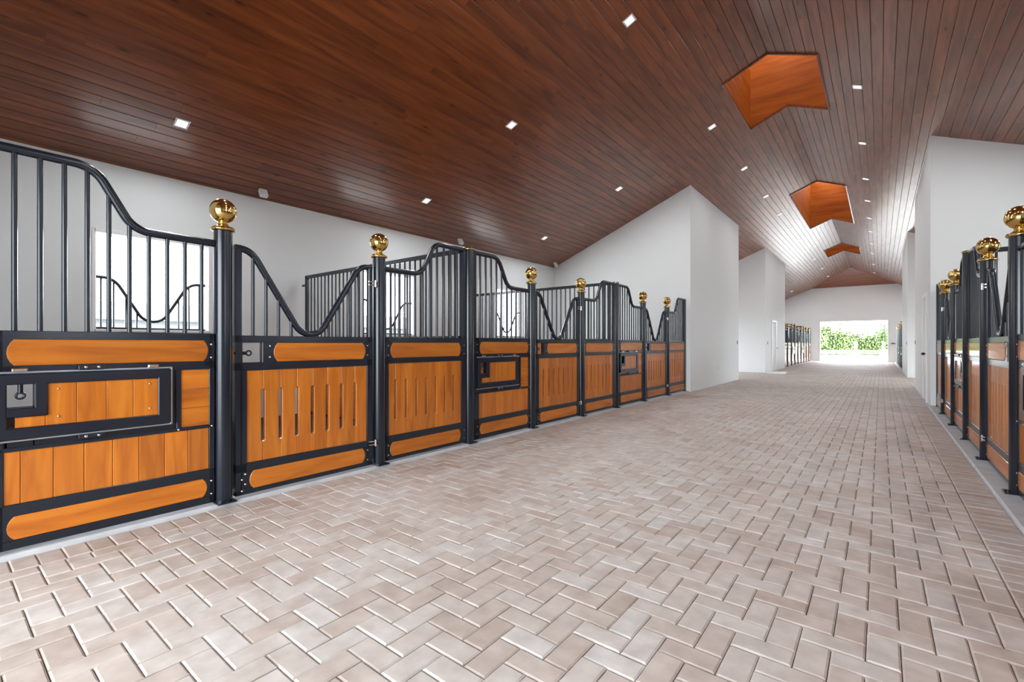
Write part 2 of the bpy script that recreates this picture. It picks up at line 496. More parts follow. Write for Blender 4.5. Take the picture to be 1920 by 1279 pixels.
for i, (x, y, w, d) in enumerate(bricks):
    z = rng.uniform(-0.0016, 0.0016)
    if i in single:
        k = (round(w, 2), round(d, 2))
        if k not in pm:
            q = MB(); q.add(*paver_mesh(w, d)); pm[k] = q.mesh('paver', 'paver')
        o = link('paver', pm[k], floor, (x, y, z))
        o.rotation_euler = (rng.uniform(-.004, .004), rng.uniform(-.004, .004), rng.uniform(-.003, .003))
    else:
        vs, fs = paver_mesh(w, d); tx, ty = rng.uniform(-.003, .003), rng.uniform(-.003, .003)
        stuff.add([(x + a, y + b_, z + c + a * tx + b_ * ty) for a, b_, c in vs], fs, rng.random())
o = stuff.build('paver_field', 'paver', floor, rnd=True); o['kind'] = 'stuff'

# concrete sills the stall fronts stand on, rubber stall floors
for k_, (ya_, yb_) in enumerate(((ROOM[0], ROOM[1]), (my(ROOM[1]), my(ROOM[0])))):
    struct(MB().box(EDGE_R, mx(XBLOCK) + .05, ya_, yb_, -.05, -.002).build('trim_%d' % (7 + k_), 'concrete'))
def sill(name, xe, sg, y0, y1):
    P = [(xe, -0.05), (xe, 0.016), (xe - sg * 0.012, 0.024), (xe - sg * 0.30, 0.024), (xe - sg * 0.30, -0.05)]
    if sg > 0: P = P[::-1]
    b = MB().prism(P, y0, y1); return struct(b.build(name, 'concrete'))
for k, (xe, sg) in enumerate(((EDGE_L, 1), (EDGE_R, -1))):
    sill('trim_%d' % (2 + 2 * k), xe, sg, 0.05, ROOM[0]); sill('trim_%d' % (3 + 2 * k), xe, sg, my(ROOM[0]), Y_END)
for nm, xa, xb in (('left', XWALL, EDGE_L - 0.3), ('right', EDGE_R + 0.3, mx(XWALL))):
    for q, (ya, yb) in enumerate(((0.05, ROOM[0]), (my(ROOM[0]), Y_END))):
        struct(MB().box(xa, xb, ya, yb, -0.06, 0.012).build('floor_%s_stalls%s' % (nm, '_far' if q else ''), 'rubber'))

# ------------------------------------------------------------------ ceiling
cb = MB()
for sg in (-1, 1):
    xe = XR + sg * 6.85
    for xa, xb, ya, yb in [(0, 6.85, Y_NEAR - .4, 8.25), (0.68, 6.85, 8.25, 10.35), (0, 6.85, 10.35, 15.57), (0.68, 6.85, 15.57, 20.63), (0, 6.85, 20.63, 25.85), (0.68, 6.85, 25.85, 27.95), (0, 6.85, 27.95, Y_END + .6)]:
        x0, x1 = XR + sg * xa, XR + sg * xb
        P = [(x0, ceil_z(x0) + 0.045), (x1, ceil_z(x1) + 0.045), (x1, ceil_z(x1) + 0.11), (x0, ceil_z(x0) + 0.11)]
        cb.prism(P if sg > 0 else P[::-1], ya, yb)
ceiling = struct(cb.build('ceiling', 'roofm'))
WELLS = [(8.28, 10.32), (15.6, 20.6), (25.88, 27.92)]
WHALF = 0.65
PW = 0.13
boards = []      # (side, course, y0, y1, slant at the far end)
rng = random.Random(11)
cosS = 1 / math.sqrt(1 + SL * SL)
for sg in (-1, 1):
    for k in range(46):
        a0, a1 = k * PW, (k + 1) * PW
        spans = [(Y_NEAR, Y_END)]
        if a1 <= WHALF + 1e-6:
            spans = [(Y_NEAR, WELLS[0][0]), (WELLS[0][1], WELLS[1][0]), (WELLS[1][1], WELLS[2][0]), (WELLS[2][1], Y_END)]
        for (sa, sb) in spans:
            hip = sb == Y_END and a0 < 2.2
            end = HIPY + a0 if hip else sb
            y = sa; first = True
            while y < end - 1e-3:
                L = rng.uniform(0.8, 4.6) if first else rng.choice((3.05, 3.66, 4.27, 4.88)); first = False
                e = y + L
                if e > end - 0.6: e = end
                boards.append((sg, k, y, e, PW if (hip and e == end) else 0.0)); y = e
def board_geo(sg, k, y0, y1, slant):
    g, c = 0.0014, 0.0042
    vs = []
    for y, at_end in ((y0 + 0.0008, 0), (y1 - 0.0008, 1)):
        for a, h in ((k * PW + g, 0.02), (k * PW + g, c), (k * PW + g + c, 0.0), ((k + 1) * PW - g - c, 0.0), ((k + 1) * PW - g, c), ((k + 1) * PW - g, 0.02)):
            x = XR + sg * a
            yy = y + (slant * (a - k * PW) / PW if at_end else 0)
            vs.append((x, yy, RZ - SL * a + h / cosS))
    fs = [tuple(range(6)), tuple(range(6, 12))[::-1]] + [(i, 6 + i, 6 + (i + 1) % 6, (i + 1) % 6) for i in range(6)]
    if sg < 0: fs = [f[::-1] for f in fs]
    return vs, fs
bs = np.array([seen_area((XR + sg * k * PW, y0, RZ - SL * k * PW), (sg * PW, 0, -SL * PW), (0, y1 - y0, 0), 2, 7) for sg, k, y0, y1, sl in boards])
single = set(np.argsort(-bs)[:300].tolist())
stuff = MB()
for i, bd in enumerate(boards):
    vs, fs = board_geo(*bd); r = rng.random()
    if i in single:
        q = MB(); q.add(vs, fs, 0.0); o = q.build('ceiling_board', 'ceil', ceiling)
    else: stuff.add(vs, fs, r)
o = stuff.build('ceiling_boarding', 'ceil', ceiling, rnd=True); o['kind'] = 'stuff'
# hip at the far end: boards across the aisle
q = MB()
nh = 17
for k in range(nh):
    a0, a1 = k * 2.2 / nh, (k + 1) * 2.2 / nh
    y0, y1 = HIPY + a0 + 0.0014, HIPY + a1 - 0.0014
    vs = [(XR - a0, y0, RZ - SL * a0), (XR + a0, y0, RZ - SL * a0), (XR + a1, y1, RZ - SL * a1), (XR - a1, y1, RZ - SL * a1)]
    vs += [(x, y, z + 0.022) for x, y, z in vs]
    q = MB(); q.add(vs, [(0, 3, 2, 1), (4, 5, 6, 7), (0, 1, 5, 4), (2, 3, 7, 6), (1, 2, 6, 5), (3, 0, 4, 7)])
    q.build('hip_board', 'ceil_x', ceiling)

# skylight shafts on the ridge, lined with boards, lit from a glazed lantern
WELL_Z = RZ - SL * WHALF
SHAFT_TOP, LANT_TOP = 7.3, 8.0
names = ['nearest skylight shaft on the ridge, lined with orange boards', 'long middle skylight shaft over the cross aisle, lined with orange boards', 'farthest skylight shaft on the ridge, lined with orange boards']
RH = 0.14
for w, (ya, yb) in enumerate(WELLS):
    t = thing('skylight_shaft', names[w], 'skylight', (XR, (ya + yb) / 2, WELL_Z), group='skylight shafts along the ridge')
    L = (yb - ya) / 2; zb = ceil_z(XR + WHALF) - WELL_Z; za = RZ - WELL_Z; zt = SHAFT_TOP - WELL_Z; zl = LANT_TOP - WELL_Z
    sides = []
    z = zb
    while z < zt - 1e-3:
        z1 = min(z + RH, zt)
        for sg in (-1, 1):
            bx = MB().box(-0.03, 2 * L + 0.03, 0, 0.02, z + .001, z1 - .001, 0.003)
            o = bx.build('lining_board', 'well', t); o.rotation_euler = (0, 0, math.pi / 2)
            o.location = (sg * WHALF + (0.02 if sg > 0 else 0.0), -L, 0)
        for sg in (-1, 1):
            yy0, yy1 = (sg * L, sg * L + sg * 0.02)
            h0 = min(WHALF, max(0.0, (RZ - WELL_Z - z) / SL)); h1 = min(WHALF, max(0.0, (RZ - WELL_Z - z1) / SL))
            if h0 <= 1e-6: polys = [[(-WHALF, z), (WHALF, z), (WHALF, z1), (-WHALF, z1)]]
            else:
                if h1 <= 1e-6:
                    polys = [[(-WHALF, z), (-h0, z), (0, za), (h0, z), (WHALF, z), (WHALF, z1), (-WHALF, z1)]] if h0 < WHALF - 1e-4 else [[(-WHALF, z), (0, za), (WHALF, z), (WHALF, z1), (-WHALF, z1)]]
                else:
                    polys = [[(-WHALF, z), (-h0, z), (-h1, z1), (-WHALF, z1)], [(h0, z), (WHALF, z), (WHALF, z1), (h1, z1)]]
                    if h0 > WHALF - 1e-4: polys = [[(-WHALF, z), (-h1, z1), (-WHALF, z1)], [(WHALF, z), (WHALF, z1), (h1, z1)]]
            for P in polys:
                bx = MB().prism(P, min(yy0, yy1), max(yy0, yy1)); bx.build('lining_board', 'well', t)
        z = z1
    # dark trim round the mouth, corner posts of the lantern, glass, cap
    b = MB()
    for sg in (-1, 1):
        b.box(sg * (WHALF + 0.012) - 0.016, sg * (WHALF + 0.012) + 0.016, -L - 0.03, L + 0.03, zb - 0.022, zb + 0.03, 0.004)
        for s2 in (-1, 1):
            P = [(0, za - 0.022), (0, za + 0.03), (s2 * WHALF, zb + 0.03), (s2 * WHALF, zb - 0.022)]
            if s2 < 0: P = P[::-1]
            b.prism(P[::-1], sg * (L + 0.012) - 0.016, sg * (L + 0.012) + 0.016)
    b.build('mouth_trim', 'ceil', t)
    b = MB()
    for sx in (-1, 1):
        for sy in (-1, 1):
            b.box(sx * (WHALF + .03) - .05, sx * (WHALF + .03) + .05, sy * (L + .03) - .05, sy * (L + .03) + .05, zt, zl)
    b.box(-WHALF - .3, WHALF + .3, -L - .3, L + .3, zl, zl + 0.06)
    b.build('lantern_roof', 'well', t)

# ------------------------------------------------------------------ stall fronts
ROWS = {  # name: (post x, mirrored lengthwise, rotation, scale y)
    'left': (XPOST, False, math.pi / 2, 1), 'right': (mx(XPOST), False, math.pi / 2, -1),
    'far left': (XPOST, True, -math.pi / 2, -1), 'far right': (mx(XPOST), True, -math.pi / 2, 1)}
FD = 0.024        # half depth of the steel frame
HX = {k: None for k in ()}
def arc_plank(x0, x1, z0, z1, sag=0.028, n=6):
    """board with both ends bowed outwards (counter-clockwise in xz)"""
    h = (z1 - z0) / 2; R = (h * h + sag * sag) / (2 * sag); a = math.asin(min(1, h / R)); P = []
    for i in range(n + 1):
        t = -a + 2 * a * i / n; P.append((x1 - R + R * math.cos(t), (z0 + z1) / 2 + R * math.sin(t)))
    for i in range(n + 1):
        t = math.pi - a + 2 * a * i / n; P.append((x0 + R + R * math.cos(t), (z0 + z1) / 2 + R * math.sin(t)))
    return P
def slot_plank(x0, x1, z0, z1, left, right, s0=0.40, s1=0.787, w=0.0135, n=5):
    P = [(x0, z0), (x1, z0)]
    if right:
        for i in range(n + 1):
            t = math.pi / 2 * i / n; P.append((x1 - w * math.sin(t), s0 + w * (1 - math.cos(t))))
        for i in range(n + 1):
            t = math.pi / 2 * i / n; P.append((x1 - w * math.cos(t), s1 - w + w * math.sin(t)))
    P += [(x1, z1), (x0, z1)]
    if left:
        for i in range(n + 1):
            t = math.pi / 2 * i / n; P.append((x0 + w * math.sin(t), s1 - w * (1 - math.cos(t))))
        for i in range(n + 1):
            t = math.pi / 2 * i / n; P.append((x0 + w * math.cos(t), s0 + w - w * math.sin(t)))
    return P
def bolt(b, x, z, y=-FD, r=0.007):
    b.tube([(x, y + 0.002, z), (x, y - 0.003, z), (x, y - 0.0055, z)], [r, r, r * 0.6], 8)
def bars(t, xs, path, z0=1.185, r=0.0122):
    for x in xs:
        zt = rail_z(path, x)
        if zt - z0 > 0.03: MB().tube([(x, 0, z0), (x, 0, zt)], r, 8).build('bar', 'steel', t, smooth=50)
def rail(t, path, name='top_rail', r=0.0245):
    MB().tube([(x, 0, z) for x, z in path], r, 12).build(name, 'steel', t, smooth=50)
def frame_boxes(t, rects, name='frame'):
    b = MB()
    for x0, x1, z0, z1 in rects: b.box(x0, x1, -FD, FD, z0, z1, 0.003)
    return b.build(name, 'steel', t)
YF = -FD - 0.003   # faces of the boards stand a little proud

S_HI, S_LO = 2.150, 1.810
def make_feed_panel():
    t = thing('feed_panel', 'x', 'panel'); W_ = PANEL
    path = round_poly([(0.075, S_HI), (0.505, S_HI), (0.69, S_LO + .006), (W_ - 0.058, S_LO)], [0.15, 0.15], 9)
    rail(t, path)
    MB().box(0.064, 0.108, -.02, .02, 1.18, S_HI, 0.004).build('stile', 'steel', t)
    bars(t, [0.186 + 0.0965 * i for i in range(10)], path)
    frame_boxes(t, [(0.064, 1.125, 1.143, 1.19), (0.064, 0.145, 0.04, 1.19), (1.092, 1.125, 0.04, 1.19), (0.10, 0.20, 0.97, 1.15), (1.06, 1.11, .97, 1.15),
                    (0.064, 1.125, 0.95, 1.005), (0.064, 1.125, 0.212, 0.276), (0.064, 1.125, 0.04, 0.09), (0.064, 0.20, .08, .22), (1.05, 1.12, .08, .22),
                    (0.064, 1.125, 0.552, 0.574), (0.905, 0.93, 0.56, 0.96)])
    MB().prism(arc_plank(0.155, 1.086, 1.004, 1.144), YF, 0.012, 0.003).build('rounded_board', 'oak_h', t)
    MB().prism(arc_plank(0.155, 1.080, 0.090, 0.212), YF, 0.012, 0.003).build('rounded_board', 'oak_h', t)
    js = [0.143, 0.207, 0.333, 0.460, 0.587, 0.712, 0.843, 0.971, 1.093]
    for a, c in zip(js, js[1:]): MB().box(a + .0008, c - .0008, -0.016, 0.012, 0.27, 0.556, 0.003).build('board', 'oak_v', t)
    for k in range(3): MB().box(0.93, 1.097, -0.016, 0.012, 0.572 + k * 0.1257 + .0008, 0.572 + (k + 1) * 0.1257 - .0008, 0.003).build('side_board', 'oak_h', t)
    # swing-out feeder: rounded steel tray door with an L of boards and a latch window
    f = MB()
    y0, y1 = -0.046, -0.005
    for x0, x1, z0, z1 in [(0.105, 0.868, 0.905, 0.962), (0.105, 0.868, 0.616, 0.678), (0.105, 0.155, 0.616, 0.962), (0.802, 0.868, 0.616, 0.962), (0.257, 0.309, 0.732, 0.94), (0.15, 0.309, 0.732, 0.782)]:
        f.box(x0, x1, y0, y1, z0, z1, 0.005)
    for x0, x1, z0, z1 in [(0.10, 0.158, 0.57, 0.96), (0.255, 0.91, 0.57, 0.96), (0.15, 0.26, 0.57, 0.785), (0.15, 0.26, 0.905, 0.96)]: f.box(x0, x1, -0.008, 0.012, z0, z1)
    feeder = f.build('feeder', 'steel', t)
    e = MB()
    e.box(0.10, 0.882, -0.034, 0.0, 0.962, 0.974, 0.004); e.box(0.10, 0.882, -0.034, 0.0, 0.604, 0.616, 0.004); e.box(0.868, 0.882, -0.034, 0.0, 0.604, 0.974, 0.004)
    e.build('feeder_rim', 'rim_highlight', feeder)  # pale colour paints the bright edge lines on the steel rim
    Lb = [(0.185, 0.299, 0.675, 0.735), (0.299, 0.425, 0.675, 0.908), (0.425, 0.554, 0.675, 0.908), (0.554, 0.68, .675, .908), (0.68, 0.805, .675, .908)]
    for x0, x1, z0, z1 in Lb: MB().box(x0 + .0008, x1 - .0008, -0.034, -0.012, z0, z1, 0.002).build('feeder_board', 'oak_v', feeder)
    k = MB(); k.tube([(0.206, -0.02, 0.99), (0.206, -0.02, 0.86)], 0.011, 10); k.torus((0.206, -0.02, 0.845), 0.016, 0.006)
    k.build('latch_rod', 'steel', feeder, smooth=50)
    for x0, x1 in ((0.172, 0.232), (0.75, 0.805)): MB().box(x0, x1, -0.052, -FD, 0.972, 0.993, 0.005).build('clip', 'chrome', feeder)
    MB().box(0.43, 0.548, -0.05, -FD, 0.974, 0.998, 0.003).build('hinge_bracket', 'steel', feeder)
    MB().box(0.43, 0.548, -0.05, -FD, 0.585, 0.604, 0.003).build('hinge_bracket', 'steel', feeder)
    b = MB()
    for x in (0.462, 0.518):
        bolt(b, x, 0.988, -0.05); bolt(b, x, 0.594, -0.05)
    for x, z in ((0.352, .872), (0.352, .72), (0.762, .872), (0.762, .72)): bolt(b, x, z, -0.034, .006)
    for x in (0.112, 1.105):
        for z in (1.117, 1.028, 0.19, 0.103): bolt(b, x, z)
    bolt(b, .916, .563); bolt(b, 1.108, .563)
    b = b.build('bolt_heads', 'chrome', t, smooth=40); b['kind'] = 'stuff'
    return t

def make_slot_panel():
    t = thing('slotted_panel', 'x', 'panel'); W_ = PANEL
    path = round_poly([(0.058, S_LO), (W_ - 0.69, S_LO + .006), (W_ - 0.505, S_HI), (W_ - 0.075, S_HI)], [0.15, 0.15], 9)
    rail(t, path)
    MB().box(W_ - 0.108, W_ - 0.064, -.02, .02, 1.18, S_HI, 0.004).build('stile', 'steel', t)
    bars(t, [W_ - (0.186 + 0.0965 * i) for i in range(10)], path)
    frame_boxes(t, [(0.062, 1.122, 1.130, 1.182), (0.062, 0.092, 0.04, 1.18), (1.046, 1.122, 0.04, 1.18), (.08, .15, .985, 1.14), (.99, 1.06, .985, 1.14),
                    (0.062, 1.122, 0.938, 0.992), (0.062, 1.122, 0.200, 0.268), (0.062, 1.122, 0.04, 0.076), (.08, .15, .07, .21), (.99, 1.06, .07, .21)])
    MB().prism(arc_plank(0.110, 1.033, 0.990, 1.132), YF, 0.012, 0.003).build('rounded_board', 'oak_h', t)
    MB().prism(arc_plank(0.104, 1.033, 0.075, 0.203), YF, 0.012, 0.003).build('rounded_board', 'oak_h', t)
    js = [0.09] + [0.172 + 0.1268 * i for i in range(7)] + [1.048]
    for i, (a, c) in enumerate(zip(js, js[1:])):
        MB().prism(slot_plank(a + .0008, c - .0008, 0.262, 0.942, i > 0, i < 7), -0.016, 0.012, 0.0028).build('slotted_board', 'oak_v', t)
    b = MB()
    for x in (0.086, 1.085):
        for z in (1.105, 1.015, 0.18, 0.092): bolt(b, x, z)
    b = b.build('bolt_heads', 'chrome', t, smooth=40); b['kind'] = 'stuff'
    return t

def make_door():
    t = thing('stall_door', 'x', 'door'); W_ = DOORW; c = 0.634
    path = round_poly([(0.072, 1.803), (c - .452, 1.803), (c, 1.068), (c + .452, 1.803), (1.206, 1.803)], [0.14, 0.142, 0.14], 10)
    rail(t, path)
    MB().box(0.070, 0.116, -.022, .022, 1.17, 1.826, 0.006).build('stile', 'steel', t)
    MB().box(1.166, 1.206, -.022, .022, 1.17, 1.826, 0.006).build('stile', 'steel', t)
    bars(t, [c - .437, c - .345, c - .253, c - .156, c + .156, c + .253, c + .345, c + .437], path, 1.175)
    frame_boxes(t, [(0.070, 1.206, 1.128, 1.18), (0.070, 0.118, 0.04, 1.18), (1.145, 1.206, 0.04, 1.18), (0.254, 0.375, .98, 1.14), (1.09, 1.16, .98, 1.14),
                    (0.070, 1.206, 0.927, 0.986), (0.070, 1.206, 0.200, 0.264), (0.070, 1.206, 0.04, 0.076), (.10, .21, .07, .21), (1.08, 1.16, .07, .21), (0.10, 0.147, 0.20, 0.94)])
    MB().prism(arc_plank(0.335, 1.129, 0.987, 1.128), YF, 0.012, 0.003).build('rounded_board', 'oak_h', t)
    MB().prism(arc_plank(0.163, 1.126, 0.075, 0.203), YF, 0.012, 0.003).build('rounded_board', 'oak_h', t)
    js = [0.145] + [0.262 + 0.1277 * i for i in range(7)] + [1.146]
    for i, (a, c2) in enumerate(zip(js, js[1:])):
        MB().prism(slot_plank(a + .0008, c2 - .0008, 0.262, 0.930, i > 0, i < 7), -0.016, 0.012, 0.0028).build('slotted_board', 'oak_v', t)
    k = MB(); k.tube([(0.058, 0, 1.053), (0.118, 0, 1.053)], 0.008, 8); k.tube([(0.11, 0, 1.053), (0.150, 0, 1.053)], 0.012, 10)
    k.torus((0.168, 0, 1.053), 0.0165, 0.006); k.build('latch_bolt', 'steel', t, smooth=50)
    g = MB()
    for z in (1.66, 0.235):
        for dz in (0.014, -0.014):
            g.tube([(1.16, -0.03, z + dz), (1.230, -0.050, z + dz)], 0.0065, 8)
        g.lathe([(0.0, z - .032), (0.009, z - .03), (0.009, z + .028), (0.0, z + .03)], (1.219, -0.046), 12)
    g.build('hinge', 'chrome', t, smooth=40)
    b = MB()
    for x, zz in ((0.308, (1.105, 1.022)), (1.150, (1.105, 1.022)), (1.150, (0.18, 0.095)), (0.135, (.186, .115)), (.113, (.15, .07))):
        for z in zz: bolt(b, x, z)
    b = b.build('bolt_heads', 'chrome', t, smooth=40); b['kind'] = 'stuff'
    return t

def make_ball_post():
    t = thing('ball_post', 'x', 'post')
    MB().lathe([(0.057, 0.03), (0.057, 1.905)], n=28).build('shaft', 'steel', t, smooth=40)
    b = MB().box(-0.060, 0.060, -0.085, 0.085, 0.024, 0.034, 0.002)
    for y in (-.072, .072): b.lathe([(0.009, .034), (0.009, .044), (.004, .046)], (0, y), 8)
    b.build('base_plate', 'steel', t)
    prof = [(0.057, 1.902), (0.070, 1.904), (0.075, 1.911), (0.073, 1.921), (0.064, 1.930), (0.046, 1.937), (0.034, 1.945), (0.029, 1.956), (0.031, 1.965)]
    R, zc = 0.0835, 2.044
    a0 = math.asin((1.968 - zc) / R)
    for i in range(15):
        a = a0 + (math.pi / 2 - a0) * i / 14; prof.append((max(0.0005, R * math.cos(a)), zc + R * math.sin(a)))
    MB().lathe(prof, n=36).build('ball_finial', 'brass', t, smooth=60)
    return t
def make_tall_post():
    t = thing('tall_post', 'x', 'post')
    MB().lathe([(0.057, 0.03), (0.057, 2.165)], n=28).build('shaft', 'steel', t, smooth=40)
    MB().box(-0.062, 0.062, -0.085, 0.085, 0.024, 0.034, 0.002).build('base_plate', 'steel', t)
    MB().lathe([(0.056, 2.163), (0.066, 2.166), (0.068, 2.176), (0.06, 2.186), (0.036, 2.192), (0.001, 2.194)], n=28).build('flat_cap', 'brass', t, smooth=50)
    return t
def make_end_post():
    t = thing('wall_channel_post', 'x', 'post')
    MB().box(-0.04, 0.04, -0.03, 0.03, 0.024, 2.17, 0.005).build('channel', 'steel', t)
    MB().box(-0.055, 0.055, -0.045, 0.045, 0.02, 0.03, 0.002).build('base_plate', 'steel', t)
    return t
PL = 3.53     # divider length
def make_divider():
    t = thing('stall_divider', 'x', 'divider')
    fr = MB()
    for x0, x1, z0, z1 in [(0.088, PL, 2.145, 2.195), (0.088, PL, 1.165, 1.21), (0.088, PL, 0.036, 0.07), (0.088, 0.13, 0.036, 2.19), (PL - .06, PL, 0.03, 2.19)]:
        fr.box(x0, x1, -.02, .02, z0, z1, 0.004)
    fr.build('frame', 'steel', t)
    MB().box(PL, PL + 0.11, -.012, .012, 2.03, 2.06, 0.003).build('wall_bracket', 'steel', t)
    n = 33
    for i in range(n):
        x = 0.12 + (PL - .18) * (i + 1) / (n + 1)
        MB().tube([(x, 0, 1.205), (x, 0, 2.15)], 0.0115, 8).build('bar', 'steel', t, smooth=50)
    for k in range(8):
        MB().box(0.118, PL - .058, -.017, .017, 0.068 + k * .1375, 0.068 + (k + 1) * .1375 - .0015, 0.004).build('board', 'oak_h', t)
    return t

protos = dict(feed=make_feed_panel(), door=make_door(), slot=make_slot_panel(), ball=make_ball_post(), tall=make_tall_post(), end=make_end_post(), div=make_divider())
used = set()
def place(kind, loc, rz, sy, label, group, far=False):
    p = protos[kind]
    if kind not in used and not far: used.add(kind); o = p
    else: o = copy_tree(p, skip=('bolt_heads', 'clip', 'hinge_bracket') if far else ())
    o.location = loc; o.rotation_euler = (0, 0, rz); o.scale = (1, sy, 1)
    tag(o, label, group=group); return o
NUM = ['first', 'second', 'third']
KEEP = MB().box(0.044, 0.056, -0.036, -0.024, 1.0, 1.10, 0.002).mesh('keeper_plate', 'brass')
for row, (xp, flip, rz, sy) in ROWS.items():
    Yf = my if flip else (lambda v: v)
    far = flip
    rname = {'left': 'left row', 'right': 'right row', 'far left': 'left row beyond the cross aisle', 'far right': 'right row beyond the cross aisle'}[row]
    side = {'left': 'left side', 'right': 'right side', 'far left': 'far left stalls', 'far right': 'far right stalls'}[row]
    for k in range(3):
        n = NUM[2 - k] if flip else NUM[k]
        p0, p1, p2, p3 = POSTS[3 * k:3 * k + 4]
        where = '%s stall, %s' % (n, rname)
        place('feed', (xp, Yf(p0), 0), rz, sy, 'barred feed panel with hinged wooden feeder, ' + where, 'feed panels, ' + side, far)
        place('door', (xp, Yf(p1), 0), rz, sy, 'slotted orange door with V-dipped top rail, ' + where, 'stall doors, ' + side, far)
        place('slot', (xp, Yf(p2), 0), rz, sy, 'slotted orange panel with rising bars, ' + where, 'slotted panels, ' + side, far)
        o = place('ball', (xp, Yf(p1), 0), rz, sy, 'brass-ball post at door latch, ' + where, 'ball-topped posts, ' + side, far)
        if not far: tag(link('keeper_plate', KEEP, o), 'brass keeper plate')
        place('ball', (xp, Yf(p2), 0), rz, sy, 'brass-ball post at door hinges, ' + where, 'ball-topped posts, ' + side, far)
        if k < 2:
            a_, b_ = (NUM[k], NUM[k + 1]) if not flip else (NUM[1 - k], NUM[2 - k])
            pair = 'between %s and %s stalls, %s' % (a_, b_, rname)
            place('tall', (xp, Yf(p3), 0), rz, sy, 'tall flat-capped post ' + pair, 'tall posts, ' + side, far)
            place('div', (xp, Yf(p3), 0), math.pi if xp < XR else 0.0, 1, 'barred wooden divider ' + pair, 'stall dividers, ' + side, far)
    for i, e in ((0, 'first'), (9, 'last')):
        e2 = ('last' if e == 'first' else 'first') if flip else e
        place('end', (xp, Yf(POSTS[i] + (0.045 if i == 0 else -0.045) * 1.0), 0), rz, sy, 'square black wall post at %s stall end, %s' % (e2, rname), 'wall posts, ' + side, far)

# yoke grilles standing in the back windows
def make_yoke():
    t = thing('window_yoke', 'x', 'grille')
    path = round_poly([(-.60, 1.935), (-.40, 1.935), (0.0, 1.235), (.40, 1.935), (.60, 1.935)], [.2, .17, .2], 8)
    MB().tube([(x, 0, z) for x, z in path], 0.020, 8).build('yoke_rail', 'steel', t, smooth=50)
    MB().box(-.60, .60, -.012, .012, 1.302, 1.325).build('bottom_rail', 'steel', t)
    for x in (-.52, -.40, -.28, -.17, .17, .28, .40, .52):
        MB().tube([(x, 0, 1.32), (x, 0, rail_z(path, x))], 0.011, 6).build('bar', 'steel', t, smooth=50)
    return t
yk = make_yoke(); first = True
for nm, xw in (('left', XWALL - 0.13), ('right', mx(XWALL) + 0.13)):
    for k, (a, c) in enumerate(WINDOWS):
        o = yk if first else copy_tree(yk); first = False
        o.location = (xw, (a + c) / 2, 0); o.rotation_euler = (0, 0, math.pi / 2)
        fr = k >= 3
        tag(o, 'black yoke grille in window of %s stall, %s%s row' % (NUM[k] if not fr else NUM[5 - k], 'far ' if fr else '', nm), group='window yokes')
        # white window lining
        s = MB()
        x0, x1 = (XWALL - .205, XWALL + .012) if nm == 'left' else (mx(XWALL) - .012, mx(XWALL) + .205)
        s.box(x0, x1, a - .02, a + .015, WIN_Z[0] - .03, WIN_Z[1] + .03, .003); s.box(x0, x1, c - .015, c + .02, WIN_Z[0] - .03, WIN_Z[1] + .03, .003)
        s.box(x0, x1, a, c, WIN_Z[1] - .02, WIN_Z[1] + .03, .003); s.box(x0, x1, a, c, WIN_Z[0] - .03, WIN_Z[0], .003)
        struct(s.build('window_%d' % (k + 1 + (6 if nm == 'right' else 0)), 'trimwhite'))

# ------------------------------------------------------------------ ceiling lights
def make_light(watts):
    t = thing('ceiling_light', 'x', 'ceiling light')
    b = MB()
    for x0, x1, y0, y1 in ((-.072, .072, -.072, -.052), (-.072, .072, .052, .072), (-.072, -.052, -.052, .052), (.052, .072, -.052, .052)):
        b.box(x0, x1, y0, y1, -.008, .002, .002)
    b.build('trim_plate', 'trimwhite', t)
    MB().box(-.053, .053, -.053, .053, -.004, .001).build('lens', 'lens', t)
    ld = bpy.data.lights.new('lamp', 'AREA'); ld.shape = 'SQUARE'; ld.size = 0.10; ld.energy = watts; ld.color = (0.94, 0.97, 1.0)
    lo = bpy.data.objects.new('lamp', ld); COL.objects.link(lo); lo.parent = t; lo.location = (0, 0, -0.012)
    return t
lts = {True: make_light(LAMP_AISLE), False: make_light(LAMP_STALL)}; fresh = {True, False}
STALL_Y = [1.885, 5.60, 9.33]; AISLE_Y = [1.89, 5.605, 9.32, 12.0, 14.64, 16.92]
ORD = ['first', 'second', 'third', 'fourth', 'fifth', 'sixth', 'seventh', 'eighth', 'ninth', 'tenth', 'eleventh', 'twelfth']
for x, ys, nm in ((-6.36, STALL_Y, 'eave row over left stalls'), (-4.425, STALL_Y, 'inner row over left stalls'), (-2.515, AISLE_Y, 'left row beside the ridge'),
                  (-0.292, AISLE_Y, 'right row beside the ridge'), (mx(-4.425), STALL_Y, 'inner row over right stalls'), (mx(-6.36), STALL_Y, 'eave row over right stalls')):
    ally = ys + [my(v) for v in reversed(ys)]
    for i, y in enumerate(ally):
        ridge = ys is AISLE_Y
        o = lts[ridge] if ridge in fresh else copy_tree(lts[ridge]); fresh.discard(ridge)
        o.location = (x, y, ceil_z(x) - 0.001)
        o.rotation_euler = (0, math.atan(SL) * (-1 if x < XR else 1), 0)
        tag(o, 'square white recessed ceiling light, %s from the doorway, %s' % (ORD[i], nm), group='recessed lights, ' + nm)

# small white fittings under the eaves of the left row
for k, y in enumerate((3.11, 7.19, 10.93)):
    t = thing('eave_spotlight', 'small white eave fitting above %s stall window, left row' % NUM[k], 'spotlight', (-7.10, y, ceil_z(-7.10)), group='eave fittings')
    MB().box(-.03, .03, -.05, .05, -.02, .008, .004).build('mount', 'trimwhite', t)
    o = MB().box(-.035, .035, -.055, .055, -.13, -.01, .012).build('housing', 'trimwhite', t); o.rotation_euler = (0, -0.5, 0)

